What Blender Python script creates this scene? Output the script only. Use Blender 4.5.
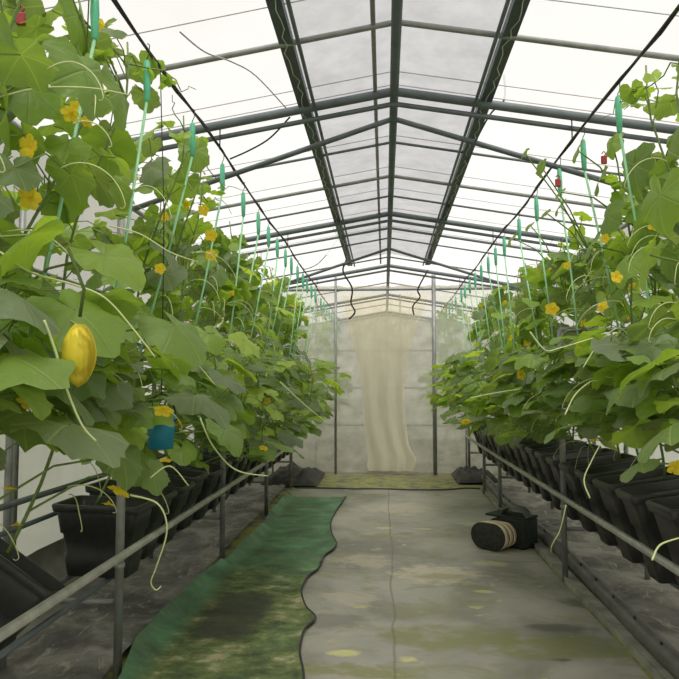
import bpy, math, random
from mathutils import Vector, Matrix, noise as mnoise

for o in list(bpy.data.objects):
    bpy.data.objects.remove(o)
C = bpy.context.scene.collection
R = math.radians
rnd = random.Random(7)

# ------------------------------------------------------------------ camera
F, CX, CY = 680.0, 339.5, 339.5
YAW, PITCH, CAMZ = R(3.78), R(3.82), 1.5
cd = bpy.data.cameras.new('camera')
cam = bpy.data.objects.new('camera', cd); C.objects.link(cam)
cd.sensor_width = 36.0; cd.sensor_fit = 'HORIZONTAL'; cd.lens = 36.0 * F / 679.0
cd.clip_start = 0.05; cd.clip_end = 500
cam.location = (0, 0, CAMZ)
cam.rotation_euler = (math.pi / 2 + PITCH, 0, YAW)
bpy.context.scene.camera = cam

# ------------------------------------------------------------------ sky, sun, exposure
w = bpy.data.worlds.new('overcast_sky'); bpy.context.scene.world = w
w.use_nodes = True
bg = w.node_tree.nodes['Background']
bg.inputs[1].default_value = 1.0
_tc = w.node_tree.nodes.new('ShaderNodeTexCoord'); _sp = w.node_tree.nodes.new('ShaderNodeSeparateXYZ'); _cr = w.node_tree.nodes.new('ShaderNodeValToRGB')
w.node_tree.links.new(_tc.outputs['Generated'], _sp.inputs[0]); w.node_tree.links.new(_sp.outputs['Z'], _cr.inputs[0]); w.node_tree.links.new(_cr.outputs[0], bg.inputs[0])
for _p, _k in ((0.0, .80), (0.18, .60), (0.5, .46), (1.0, .42)):      # bright haze near the horizon, greyer cloud overhead
    _e = _cr.color_ramp.elements[0] if _p == 0 else (_cr.color_ramp.elements[-1] if _p == 1 else _cr.color_ramp.elements.new(_p))
    _e.position = _p; _e.color = (_k, _k * .985, _k * .965, 1)
sd = bpy.data.lights.new('veiled_sun', 'SUN'); sd.energy = 3.8; sd.angle = R(38); sd.color = (1, .97, .92)
so = bpy.data.objects.new('veiled_sun', sd); C.objects.link(so); so.rotation_euler = (R(24), R(8), 0)
vs = bpy.context.scene.view_settings
vs.view_transform = 'Standard'; vs.look = 'None'; vs.gamma = 1.0; vs.use_curve_mapping = False
vs.exposure = 0.33

_rot = Matrix.Rotation(YAW, 3, 'Z') @ Matrix.Rotation(math.pi / 2 + PITCH, 3, 'X')
def ray(px, py):
    return _rot @ Vector(((px - CX) / F, -(py - CY) / F, -1.0))
def at_y(px, py, y):
    d = ray(px, py); return Vector((0, 0, CAMZ)) + d * (y / d.y)
def at_z(px, py, z=0.0):
    d = ray(px, py); return Vector((0, 0, CAMZ)) + d * ((z - CAMZ) / d.z)

# ------------------------------------------------------------------ materials
def newmat(name):
    m = bpy.data.materials.new(name); m.use_nodes = True
    nt = m.node_tree; nt.nodes.clear()
    return m, nt, nt.nodes.new('ShaderNodeOutputMaterial')
def N(nt, t, **kw):
    n = nt.nodes.new(t)
    for k, v in kw.items():
        if k.startswith('i_'): n.inputs[k[2:]].default_value = v
        elif k.startswith('n_'): n.inputs[int(k[2:])].default_value = v
        else: setattr(n, k, v)
    return n
def L(nt, a, b): nt.links.new(a, b)
def ramp(nt, fac, stops):
    r = nt.nodes.new('ShaderNodeValToRGB')
    e = r.color_ramp.elements
    while len(e) < len(stops): e.new(0.5)
    for el, (p, c) in zip(e, stops):
        el.position = p; el.color = (*c, 1) if len(c) == 3 else c
    L(nt, fac, r.inputs[0]); return r
def mixc(nt, fac, a, b, mode='MIX'):
    n = nt.nodes.new('ShaderNodeMix'); n.data_type = 'RGBA'; n.blend_type = mode
    for s, v in ((n.inputs[0], fac), (n.inputs[6], a), (n.inputs[7], b)):
        if hasattr(v, 'links'): L(nt, v, s)
        elif isinstance(v, (int, float)): s.default_value = v
        else: s.default_value = (*v, 1)
    return n.outputs[2]
def math_(nt, op, a, b=None, c=None, clamp=False):
    n = nt.nodes.new('ShaderNodeMath'); n.operation = op; n.use_clamp = clamp
    for i, v in enumerate((a, b, c)):
        if v is None: continue
        if hasattr(v, 'links'): L(nt, v, n.inputs[i])
        else: n.inputs[i].default_value = v
    return n.outputs[0]
def noisef(nt, scale, detail=4, rough=.55, coord=None, dist=0.0, sc3=None):
    co = coord
    if co is None:
        co = nt.nodes.new('ShaderNodeNewGeometry').outputs['Position']
    if sc3:
        mp = nt.nodes.new('ShaderNodeMapping'); mp.inputs['Scale'].default_value = sc3
        L(nt, co, mp.inputs[0]); co = mp.outputs[0]
    n = N(nt, 'ShaderNodeTexNoise', i_Scale=scale, i_Detail=detail, i_Roughness=rough, i_Distortion=dist)
    L(nt, co, n.inputs['Vector']); return n.outputs['Fac']
def solid(name, col, rough=.6, metal=0.0, var=.18, scale=14, bump=0.0, spec=.5):
    m, nt, out = newmat(name)
    p = N(nt, 'ShaderNodeBsdfPrincipled', i_Roughness=rough, i_Metallic=metal)
    p.inputs['Specular IOR Level'].default_value = spec
    f = noisef(nt, scale)
    r = ramp(nt, f, [(.25, tuple(c * (1 - var) for c in col)), (.75, tuple(min(1, c * (1 + var)) for c in col))])
    L(nt, r.outputs[0], p.inputs['Base Color'])
    if bump:
        b = N(nt, 'ShaderNodeBump', i_Strength=bump, i_Distance=.01); L(nt, f, b.inputs['Height']); L(nt, b.outputs[0], p.inputs['Normal'])
    L(nt, p.outputs[0], out.inputs[0]); return m
def film(name, col, clear, scale=2.0, var=.06, diff=.12, stretch=None, col2=None, thin_top=None):
    """thin plastic film or woven net: part clear, part light-spreading"""
    m, nt, out = newmat(name)
    f = noisef(nt, scale, 6, .6, sc3=stretch)
    r = ramp(nt, f, [(.3, col2 or tuple(c * (1 - var) for c in col)), (.7, tuple(min(1, c * (1 + var)) for c in col))])
    t = N(nt, 'ShaderNodeBsdfTranslucent'); d = N(nt, 'ShaderNodeBsdfDiffuse'); tr = N(nt, 'ShaderNodeBsdfTransparent')
    L(nt, r.outputs[0], t.inputs[0]); L(nt, r.outputs[0], d.inputs[0])
    tr.inputs[0].default_value = (*[min(1, c * 1.02) for c in col], 1)
    m1 = N(nt, 'ShaderNodeMixShader', n_0=diff); L(nt, t.outputs[0], m1.inputs[1]); L(nt, d.outputs[0], m1.inputs[2])
    m2 = N(nt, 'ShaderNodeMixShader', n_0=clear); L(nt, m1.outputs[0], m2.inputs[1]); L(nt, tr.outputs[0], m2.inputs[2])
    if thin_top:       # the sheet is bunched below and spread thin towards its top
        sp = N(nt, 'ShaderNodeSeparateXYZ'); L(nt, nt.nodes.new('ShaderNodeNewGeometry').outputs['Position'], sp.inputs[0])
        k = math_(nt, 'MULTIPLY', math_(nt, 'SUBTRACT', sp.outputs[2], thin_top[0]), thin_top[1], clamp=True)
        k = math_(nt, 'ADD', clear, math_(nt, 'MULTIPLY', k, math_(nt, 'ADD', math_(nt, 'MULTIPLY', f, .5), thin_top[2])), clamp=True)
        L(nt, k, m2.inputs[0])
    L(nt, m2.outputs[0], out.inputs[0]); return m

M = {}
M['roof'] = film('roof_film', (.88, .87, .855), .55, 1.2, .05, .06)
M['shade'] = film('shade_cloth', (.50, .505, .525), .26, 5.0, .14, .2, (1, 1, 1))
M['wall'] = film('wall_film', (.84, .825, .78), .28, 1.6, .10, .2)
M['net'] = film('insect_net', (.82, .81, .74), .36, 2.6, .22, .24, (1.6, 1, 2.2), None, (2.45, 2.4, .12))
M['drape'] = film('beige_drape', (1.0, .93, .81), .10, 3.0, .06, .5, (2.6, 2, .35), None, (1.2, .55, .6))
M['skirt'] = solid('grey_sheet', (.24, .23, .20), .7, var=.35, scale=5, bump=.3)
M['steel'] = solid('galvanised_pipe', (.31, .32, .31), .5, .35, .25, 9)
M['darksteel'] = solid('dark_roof_pipe', (.155, .18, .195), .55, .2, .2, 8)
M['purlin'] = solid('purlin_steel', (.11, .128, .145), .5, .3, .2, 8)
M['lightsteel'] = solid('pale_pipe', (.45, .45, .40), .5, .3, .25, 12)
M['white'] = solid('white_wire', (.8, .8, .78), .5)
M['wire'] = solid('dark_wire', (.035, .035, .035), .6)
M['greywire'] = solid('grey_wire', (.55, .55, .55), .5)
M['black'] = solid('black_plastic', (.028, .029, .028), .42, var=.3, scale=22)
M['blackrim'] = solid('black_plastic_rim', (.042, .043, .042), .38, var=.3, scale=20)
M['soil'] = solid('potting_soil', (.035, .024, .015), .95, var=.6, scale=70, bump=.8)
M['hose'] = solid('black_hose', (.15, .15, .138), .45, var=.5, scale=5)
M['board'] = solid('weathered_edging', (.40, .39, .33), .7, var=.4, scale=7)
M['string'] = solid('green_twine', (.33, .66, .38), .45, var=.12)
M['spool'] = solid('green_spool', (.13, .56, .33), .4, var=.15)
M['stem'] = solid('vine_stem', (.17, .25, .06), .55, var=.3, scale=18)
M['tendril'] = solid('tendril', (.58, .66, .30), .5, var=.15)
M['red'] = solid('red_clip', (.35, .03, .03), .5)
M['blue'] = solid('blue_plastic', (.01, .22, .36), .45, var=.15)
M['caseskin'] = solid('case_dark_green', (.018, .028, .022), .6, var=.4, scale=20)
M['casefront'] = solid('case_end_cap', (.035, .035, .03), .7, var=.5, scale=30)
M['cream'] = solid('cream_band', (.95, .76, .52), .6, var=.15)
M['brown'] = solid('brown_band', (.13, .065, .04), .6)
M['yellowfruit'] = solid('yellow_fruit', (1.0, .76, .05), .65, var=.15, scale=9)
M['crumple'] = solid('black_sheet', (.04, .04, .038), .55, var=.4, scale=9)

def flower_mat():
    m, nt, out = newmat('yellow_petal')
    f = noisef(nt, 60)
    r = ramp(nt, f, [(.3, (.95, .68, .03)), (.7, (1.0, .84, .10))])
    d = N(nt, 'ShaderNodeBsdfDiffuse'); t = N(nt, 'ShaderNodeBsdfTranslucent')
    L(nt, r.outputs[0], d.inputs[0]); L(nt, r.outputs[0], t.inputs[0])
    x = N(nt, 'ShaderNodeMixShader', n_0=.45); L(nt, d.outputs[0], x.inputs[1]); L(nt, t.outputs[0], x.inputs[2]); L(nt, x.outputs[0], out.inputs[0])
    return m
M['flower'] = flower_mat()

def leaf_mat():
    m, nt, out = newmat('cucumber_leaf')
    at = N(nt, 'ShaderNodeAttribute', attribute_name='tint')
    uv = N(nt, 'ShaderNodeUVMap', uv_map='UVMap')
    sep = N(nt, 'ShaderNodeSeparateXYZ'); L(nt, uv.outputs[0], sep.inputs[0])
    x = math_(nt, 'SUBTRACT', sep.outputs[0], .5); y = math_(nt, 'ABSOLUTE', math_(nt, 'SUBTRACT', sep.outputs[1], .5))
    dmin = None
    for a in (0, 58, 122):
        dd = math_(nt, 'ABSOLUTE', math_(nt, 'SUBTRACT', math_(nt, 'MULTIPLY', x, math.sin(R(a))), math_(nt, 'MULTIPLY', y, math.cos(R(a)))))
        dmin = dd if dmin is None else math_(nt, 'MINIMUM', dmin, dd)
    vein = math_(nt, 'SUBTRACT', 1.0, math_(nt, 'DIVIDE', dmin, .014), clamp=True)
    col = ramp(nt, at.outputs['Fac'], [(0, (.175, .235, .13)), (.3, (.15, .24, .07)), (.7, (.22, .355, .055)), (1, (.36, .50, .085))])
    nf = noisef(nt, 22, 5, .6)
    c2 = mixc(nt, nf, col.outputs[0], mixc(nt, 1.0, col.outputs[0], (1.35, 1.3, 1.3), 'MULTIPLY'))
    c3 = mixc(nt, math_(nt, 'MULTIPLY', vein, .55), c2, (.36, .44, .17))
    p = N(nt, 'ShaderNodeBsdfPrincipled', i_Roughness=.42); p.inputs['Specular IOR Level'].default_value = .7
    L(nt, c3, p.inputs['Base Color'])
    b = N(nt, 'ShaderNodeBump', i_Strength=.6, i_Distance=.008)
    L(nt, math_(nt, 'SUBTRACT', noisef(nt, 45, 4), math_(nt, 'MULTIPLY', vein, .6)), b.inputs['Height']); L(nt, b.outputs[0], p.inputs['Normal'])
    t = N(nt, 'ShaderNodeBsdfTranslucent')
    L(nt, mixc(nt, 1.0, c3, (1.6, 1.55, .65), 'MULTIPLY'), t.inputs[0])
    mx = N(nt, 'ShaderNodeMixShader', n_0=.48); L(nt, p.outputs[0], mx.inputs[1]); L(nt, t.outputs[0], mx.inputs[2])
    L(nt, mx.outputs[0], out.inputs[0]); return m
M['leaf'] = leaf_mat()

def floor_mat():
    m, nt, out = newmat('wet_concrete_floor')
    p = N(nt, 'ShaderNodeBsdfPrincipled', i_Roughness=.6)
    sy_ = N(nt, 'ShaderNodeSeparateXYZ'); L(nt, nt.nodes.new('ShaderNodeNewGeometry').outputs['Position'], sy_.inputs[0]); NYY = sy_.outputs[1]
    f1 = noisef(nt, 1.6, 8, .65); f2 = noisef(nt, 5.5, 6, .6, dist=.8)
    base = ramp(nt, f1, [(.3, (.12, .115, .09)), (.55, (.20, .19, .155)), (.75, (.32, .30, .24))])
    moss = ramp(nt, f2, [(.42, (0, 0, 0)), (.54, (1, 1, 1))])
    L(nt, mixc(nt, math_(nt, 'MULTIPLY', math_(nt, 'MULTIPLY', moss.outputs[0], .85), math_(nt, 'SUBTRACT', 12.0, NYY, clamp=True)), base.outputs[0], (.36, .38, .09)), p.inputs['Base Color'])
    b = N(nt, 'ShaderNodeBump', i_Strength=.3, i_Distance=.02); L(nt, f2, b.inputs['Height']); L(nt, b.outputs[0], p.inputs['Normal'])
    L(nt, p.outputs[0], out.inputs[0]); return m
M['floor'] = floor_mat()

def mat_mat():
    """woven grey ground cover with mud and moss stains"""
    m, nt, out = newmat('ground_cover')
    p = N(nt, 'ShaderNodeBsdfPrincipled', i_Roughness=.55)
    f1 = noisef(nt, .9, 9, .62, dist=.4); f2 = noisef(nt, 1.5, 7, .65, dist=1.0, sc3=(1, 1.5, 1)); f3 = noisef(nt, 2.6, 8, .7, sc3=(.8, 2.2, 1), dist=.5)
    base = ramp(nt, f1, [(.36, (.20, .195, .162)), (.5, (.35, .34, .29)), (.64, (.45, .43, .37))])
    mud = ramp(nt, f3, [(.55, (0, 0, 0)), (.68, (1, 1, 1))])
    moss = ramp(nt, f2, [(.52, (0, 0, 0)), (.66, (1, 1, 1))])
    c = mixc(nt, math_(nt, 'MULTIPLY', mud.outputs[0], .6), base.outputs[0], (.40, .365, .26))
    c = mixc(nt, math_(nt, 'MULTIPLY', moss.outputs[0], .62), c, (.215, .23, .085))
    spots = ramp(nt, noisef(nt, 4.2, 5, .6, sc3=(1, 1.6, 1)), [(.63, (0, 0, 0)), (.68, (1, 1, 1))])
    c = mixc(nt, math_(nt, 'MULTIPLY', spots.outputs[0], .8), c, (.50, .49, .20))
    geo = nt.nodes.new('ShaderNodeNewGeometry'); sep = N(nt, 'ShaderNodeSeparateXYZ'); L(nt, geo.outputs['Position'], sep.inputs[0])
    blot = noisef(nt, 6.0, 7, .68, sc3=(1, 1.6, 1)); blot2 = noisef(nt, 3.2, 6, .62, sc3=(1, 1.3, 1))
    def stain(c, px, py, rx, ry, col, amt, nz=blot):
        q = at_z(px, py)
        dx = math_(nt, 'DIVIDE', math_(nt, 'SUBTRACT', sep.outputs[0], q.x), rx); dy = math_(nt, 'DIVIDE', math_(nt, 'SUBTRACT', sep.outputs[1], q.y), ry)
        d = math_(nt, 'ADD', math_(nt, 'MULTIPLY', dx, dx), math_(nt, 'MULTIPLY', dy, dy))
        k = math_(nt, 'MULTIPLY', math_(nt, 'SUBTRACT', math_(nt, 'MULTIPLY', nz, 3.4), math_(nt, 'ADD', d, .9)), 1.6, clamp=True)
        return mixc(nt, math_(nt, 'MULTIPLY', k, amt), c, col)
    tan, olive, bright, dark = (.60, .54, .40), (.235, .245, .095), (.62, .61, .26), (.10, .097, .08)
    c = stain(c, 436, 575, .42, .34, tan, .75); c = stain(c, 365, 562, .30, .30, tan, .5); c = stain(c, 400, 510, .6, .45, tan, .4); c = stain(c, 350, 600, .25, .2, tan, .4)
    c = stain(c, 460, 640, .55, .28, olive, .8, blot2); c = stain(c, 560, 650, .5, .25, olive, .75, blot2); c = stain(c, 420, 612, .3, .2, olive, .5); c = stain(c, 350, 672, .5, .12, olive, .8); c = stain(c, 440, 578, .3, .12, olive, .6); c = stain(c, 490, 565, .18, .12, bright, .5)
    c = stain(c, 343, 655, .12, .055, bright, .9); c = stain(c, 407, 661, .08, .05, bright, .9); c = stain(c, 385, 529, .12, .09, bright, .6); c = stain(c, 425, 530, .12, .07, bright, .5); c = stain(c, 485, 593, .1, .05, bright, .6); c = stain(c, 470, 525, .2, .12, bright, .4)
    c = stain(c, 560, 630, .3, .1, dark, .7, blot2); c = stain(c, 590, 605, .3, .14, dark, .6, blot2); c = stain(c, 560, 662, .09, .03, dark, .8); c = stain(c, 340, 625, .3, .2, dark, .4, blot2)
    sx = math_(nt, 'SUBTRACT', 1.0, math_(nt, 'DIVIDE', math_(nt, 'ABSOLUTE', math_(nt, 'ADD', math_(nt, 'SUBTRACT', sep.outputs[0], .05), math_(nt, 'MULTIPLY', math_(nt, 'SUBTRACT', f1, .5), .12))), .012), clamp=True)
    c = mixc(nt, math_(nt, 'MULTIPLY', sx, .55), c, dark)
    L(nt, c, p.inputs['Base Color'])
    ro = ramp(nt, f1, [(.3, (.4,) * 3), (.7, (.75,) * 3)]); L(nt, ro.outputs[0], p.inputs['Roughness'])
    b = N(nt, 'ShaderNodeBump', i_Strength=.25, i_Distance=.02); L(nt, f3, b.inputs['Height']); L(nt, b.outputs[0], p.inputs['Normal'])
    L(nt, p.outputs[0], out.inputs[0]); return m
M['mat'] = mat_mat()

def greenmat():
    m, nt, out = newmat('green_mesh_mat')
    p = N(nt, 'ShaderNodeBsdfPrincipled', i_Roughness=.6)
    geo = nt.nodes.new('ShaderNodeNewGeometry')
    sep = N(nt, 'ShaderNodeSeparateXYZ'); L(nt, geo.outputs['Position'], sep.inputs[0])
    f1 = noisef(nt, 2.4, 8, .66, dist=.6); f2 = noisef(nt, 4.0, 8, .72, sc3=(1, 1.3, 1))
    near = math_(nt, 'DIVIDE', math_(nt, 'SUBTRACT', 5.9, sep.outputs[1]), .8, clamp=True)      # mud is tracked in at the entrance end
    base = ramp(nt, f1, [(.36, (.055, .12, .065)), (.5, (.09, .23, .12)), (.66, (.16, .36, .20))])
    mudc = ramp(nt, f2, [(.36, (.055, .065, .038)), (.46, (.11, .15, .055)), (.55, (.19, .235, .085)), (.64, (.42, .39, .24))])
    mk = math_(nt, 'MULTIPLY', math_(nt, 'ADD', math_(nt, 'MULTIPLY', near, .95), .26), ramp(nt, f1, [(.3, (1,) * 3), (.62, (.75,) * 3)]).outputs[0], clamp=True)
    edge = math_(nt, 'DIVIDE', math_(nt, 'SUBTRACT', -1.18, sep.outputs[0]), .10, clamp=True)
    mk = math_(nt, 'MULTIPLY', mk, math_(nt, 'SUBTRACT', 1.0, math_(nt, 'MULTIPLY', edge, .8)))
    c = mixc(nt, mk, base.outputs[0], mudc.outputs[0])
    # one dark wet patch
    dx = math_(nt, 'DIVIDE', math_(nt, 'ADD', sep.outputs[0], .97), .21); dy = math_(nt, 'DIVIDE', math_(nt, 'SUBTRACT', sep.outputs[1], 4.45), .48)
    dd = math_(nt, 'ADD', math_(nt, 'POWER', math_(nt, 'ABSOLUTE', dx), 4.0), math_(nt, 'POWER', math_(nt, 'ABSOLUTE', dy), 4.0))
    dd = math_(nt, 'ADD', dd, math_(nt, 'MULTIPLY', f2, .8))
    patch = math_(nt, 'SUBTRACT', 1.7, dd, clamp=True)
    c = mixc(nt, math_(nt, 'MULTIPLY', patch, .8), c, (.055, .055, .042))
    L(nt, c, p.inputs['Base Color'])
    b = N(nt, 'ShaderNodeBump', i_Strength=.3, i_Distance=.02); L(nt, f2, b.inputs['Height']); L(nt, b.outputs[0], p.inputs['Normal'])
    L(nt, p.outputs[0], out.inputs[0]); return m
M['green'] = greenmat()

def sheet_mat():
    m, nt, out = newmat('grey_ground_sheet')
    p = N(nt, 'ShaderNodeBsdfPrincipled', i_Roughness=.5)
    f1 = noisef(nt, 2.0, 8, .65, dist=.5); f3 = noisef(nt, 4.0, 8, .75, sc3=(1.6, .8, 1), dist=1.5)
    base = ramp(nt, f1, [(.38, (.09, .086, .076)), (.5, (.215, .205, .178)), (.62, (.40, .38, .335))])
    pale = ramp(nt, f3, [(.54, (0, 0, 0)), (.62, (1, 1, 1))])
    L(nt, mixc(nt, math_(nt, 'MULTIPLY', pale.outputs[0], .65), base.outputs[0], (.58, .55, .46)), p.inputs['Base Color'])
    b = N(nt, 'ShaderNodeBump', i_Strength=.4, i_Distance=.03); L(nt, f3, b.inputs['Height']); L(nt, b.outputs[0], p.inputs['Normal'])
    L(nt, p.outputs[0], out.inputs[0]); return m
M['sheet'] = sheet_mat()
M['earth'] = solid('outdoor_ground', (.13, .15, .08), .9, var=.4, scale=2)

# ------------------------------------------------------------------ mesh helpers
class MB:
    def __init__(s): s.v, s.f, s.uv, s.tint, s.flat = [], [], None, None, set()
    def grid(s, rows, closed=False):
        b = len(s.v); n = len(rows[0])
        for r in rows: s.v.extend(tuple(p) for p in r)
        for i in range(len(rows) - 1):
            for j in range(n if closed else n - 1):
                k = (j + 1) % n
                s.f.append((b + i * n + j, b + i * n + k, b + (i + 1) * n + k, b + (i + 1) * n + j))
        return b
    def cap(s, b, n, rev=False):
        q = list(range(b, b + n)); s.f.append(tuple(reversed(q) if rev else q))
    def tube(s, pts, r, n=8, caps=True):
        pts = [Vector(p) for p in pts]; m = len(pts); rows = []; u = None
        for i, p in enumerate(pts):
            d = (pts[min(i + 1, m - 1)] - pts[max(i - 1, 0)])
            d = d.normalized() if d.length > 1e-9 else Vector((0, 0, 1))
            if u is None:
                u = d.cross(Vector((0, 0, 1)) if abs(d.z) < .9 else Vector((1, 0, 0))).normalized()
            else:
                u = (u - d * u.dot(d)); u = u.normalized() if u.length > 1e-6 else d.orthogonal().normalized()
            v = d.cross(u); rr = r[i] if isinstance(r, (list, tuple)) else r
            rows.append([p + (u * math.cos(2 * math.pi * k / n) + v * math.sin(2 * math.pi * k / n)) * rr for k in range(n)])
        b = s.grid(rows, True)
        if caps: s.cap(b, n, True); s.cap(b + (m - 1) * n, n)
        return s
    def box(s, c, d, rz=0):
        c = Vector(c); Rm = Matrix.Rotation(rz, 3, 'Z'); b = len(s.v)
        for z in (-1, 1):
            for x, y in ((-1, -1), (1, -1), (1, 1), (-1, 1)):
                s.v.append(tuple(c + Rm @ Vector((x * d[0] / 2, y * d[1] / 2, z * d[2] / 2))))
        for f in ((3, 2, 1, 0), (4, 5, 6, 7), (0, 1, 5, 4), (1, 2, 6, 5), (2, 3, 7, 6), (3, 0, 4, 7)): s.f.append(tuple(b + i for i in f))
        return s
    def loft(s, loops, cap0=True, cap1=True):
        b = s.grid(loops, True); n = len(loops[0])
        if cap0: s.cap(b, n, True)
        if cap1: s.cap(b + (len(loops) - 1) * n, n)
        return s
    def build(s, name, mat, parent=None, smooth=True, bevel=0, solidify=0):
        me = bpy.data.meshes.new(name); me.from_pydata(s.v, [], s.f); me.update()
        if smooth:
            me.polygons.foreach_set('use_smooth', [True] * len(me.polygons))
        if s.uv is not None:
            lay = me.uv_layers.new(name='UVMap')
            vi = [0] * len(me.loops); me.loops.foreach_get('vertex_index', vi)
            lay.data.foreach_set('uv', [c for i in vi for c in s.uv[i]])
        if s.tint is not None:
            a = me.attributes.new('tint', 'FLOAT', 'POINT'); a.data.foreach_set('value', s.tint)
        me.materials.append(mat)
        o = bpy.data.objects.new(name, me); C.objects.link(o)
        if parent: o.parent = parent
        if bevel:
            md = o.modifiers.new('bevel', 'BEVEL'); md.width = bevel; md.segments = 2; md.limit_method = 'ANGLE'
        if solidify:
            md = o.modifiers.new('thickness', 'SOLIDIFY'); md.thickness = solidify; md.offset = 0
        return o
def tag(o, label=None, cat=None, group=None, kind=None):
    if label: o['label'] = label
    if cat: o['category'] = cat
    if group: o['group'] = group
    if kind: o['kind'] = kind
    return o
def thing(name, label, cat, loc=(0, 0, 0), group=None, rz=0):
    o = bpy.data.objects.new(name, None); C.objects.link(o); o.location = loc; o.rotation_euler.z = rz
    o.empty_display_size = .1
    return tag(o, label, cat, group)
def struct(o, label=None): return tag(o, label, None, None, 'structure')
def copy_tree(o, parent=None):
    c = o.copy(); C.objects.link(c)
    if parent: c.parent = parent
    for ch in o.children: copy_tree(ch, c)
    return c
def sag(a, b, drop, n=9):
    a, b = Vector(a), Vector(b)
    return [a.lerp(b, i / (n - 1)) - Vector((0, 0, drop * 4 * (i / (n - 1)) * (1 - i / (n - 1)))) for i in range(n)]
def smooth_path(p, n=6):
    p = [Vector(q) for q in p]; out = []
    for i in range(len(p) - 1):
        p0, p1, p2, p3 = p[max(i - 1, 0)], p[i], p[i + 1], p[min(i + 2, len(p) - 1)]
        for k in range(n):
            t = k / n
            out.append(.5 * ((2 * p1) + (p2 - p0) * t + (2 * p0 - 5 * p1 + 4 * p2 - p3) * t * t + (3 * p1 - p0 - 3 * p2 + p3) * t ** 3))
    out.append(p[-1]); return out
ORD = ['first', 'second', 'third', 'fourth', 'fifth', 'sixth', 'seventh', 'eighth', 'ninth', 'tenth', 'eleventh', 'twelfth', 'thirteenth', 'fourteenth',
       'fifteenth', 'sixteenth', 'seventeenth', 'eighteenth', 'nineteenth', 'twentieth', 'twenty-first', 'twenty-second', 'twenty-third', 'twenty-fourth',
       'twenty-fifth', 'twenty-sixth', 'twenty-seventh', 'twenty-eighth', 'twenty-ninth', 'thirtieth']

# ------------------------------------------------------------------ large structure
RX, RZ, SL = .075, 3.56, .168        # ridge position, ridge height, roof slope
XL, XR = -2.33, 2.48                 # side walls
Y0, Y1, YP = -1.0, 19.2, 11.6        # ends of the house, the net partition
def roofz(x): return RZ - SL * abs(x - RX)

g = MB(); g.grid([[(x, y, -.05) for x in (-60, 60)] for y in (-40, 80)])
struct(g.build('ground_outside', M['earth'], smooth=False))
g = MB(); g.box(((XL + XR) / 2, (Y0 + Y1) / 2, -.02), (XR - XL, Y1 - Y0, .04)); struct(g.build('floor', M['floor'], smooth=False))

rr = random.Random(3)
g = MB()
rows = []
for i in range(90):
    y = Y0 + (Y1 - Y0) * i / 89
    row = []
    for x in (XL - .12, -2, -1.5, -1, -.5, RX, .65, 1.15, 1.65, 2.15, XR + .12):
        row.append((x, y, roofz(x) + .045 + .012 * mnoise.noise(Vector((x * 1.5, y * 1.1, 0)))))
    rows.append(row)
g.grid(rows); struct(g.build('ceiling', M['roof']))
def wall_side(name, x):
    g = MB(); rows = []
    for i in range(80):
        y = Y0 + (Y1 - Y0) * i / 79
        rows.append([(x + .02 * mnoise.noise(Vector((z * 2, y * 1.3, x))), y, z) for z in (0, .4, .8, 1.2, 1.6, 2.0, 2.4, 2.8, roofz(x) + .04)])
    g.grid(rows); struct(g.build(name, M['wall']))
wall_side('wall_left', XL); wall_side('wall_right', XR)
for nm, y in (('wall_back', Y1), ('wall_front', Y0)):
    g = MB(); xs = [XL + (XR - XL) * i / 12 for i in range(13)] + [RX]; xs.sort()
    g.grid([[(x, y + .02 * mnoise.noise(Vector((x * 2, k, y))), (roofz(x) + .04) * k / 6) for x in xs] for k in range(7)])
    struct(g.build(nm, M['wall']))
for nm, x, s in (('baseboard_left', XL + .03, 1), ('baseboard_right', XR - .03, -1)):
    g = MB(); rows = []
    for i in range(120):
        y = Y0 + .05 + (Y1 - Y0 - .1) * i / 119
        h = .40 + .05 * mnoise.noise(Vector((0, y * .9, x)))
        rows.append([(x + s * (.26 * (1 - t) ** 2.4 + .015 * mnoise.noise(Vector((t * 4, y * 3, x)))), y, .012 + h * t) for t in (0, .12, .25, .4, .6, .8, 1)])
    g.grid(rows); struct(g.build(nm, M['skirt']))

# shade cloth under the film, hung between the purlins on both sides of the ridge
g = MB(); rows = []
for i in range(110):
    y = 1.2 + (10.75 - 1.2) * i / 109
    row = []
    for k in range(17):
        x = RX - .62 + 1.24 * k / 16
        bay = abs(math.sin(math.pi * (y - 4.77) / 1.13))
        row.append((x, y, roofz(x) + .022 + .02 * mnoise.noise(Vector((x * 3, y * 2.2, 4)))*bay))
    rows.append(row)
g.grid(rows)
sc = g.build('shade_cloth', M['shade'])
tag(sc, 'long grey shade cloth stretched under the roof along the ridge', 'shade cloth')

# ------------------------------------------------------------------ greenhouse frame
fr = thing('greenhouse_frame', 'dark steel pipe frame of the greenhouse roof and walls', 'frame')
def bar(name, pts, r, mat='darksteel', parent=fr, n=10): return MB().tube(pts, r, n).build(name, M[mat], parent)
bar('ridge_pipe', [(RX, Y0 + .05, RZ - .06), (RX, Y1 - .05, RZ - .06)], .030)
bar('ridge_pipe', [(RX - .13, Y0 + .05, RZ - .045), (RX - .13, 11.2, RZ - .045)], .014, 'steel')
for s in (-1, 1):
    x = RX + s * .62; z = roofz(x) - .025
    p = MB()
    p.box((x, 5.0, z - .012), (.066, 11.7, .012)); p.box((x - .034, 5.0, z + .006), (.010, 11.7, .05)); p.box((x + .034, 5.0, z + .006), (.010, 11.7, .05))
    pu = p.build('purlin', M['purlin'], fr, smooth=False)
    MB().tube([(x + .014 * math.sin(i * 2.6) + .012 * math.sin(i * .7), .8 + i * .09, z - .026) for i in range(111)], .0025, 4).build('wiggle_wire', M['white'], pu)
    bar('purlin_pipe', [(x + s * -.075, -.8, z - .03), (x + s * -.075, 10.8, z - .03)], .012)
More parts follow.
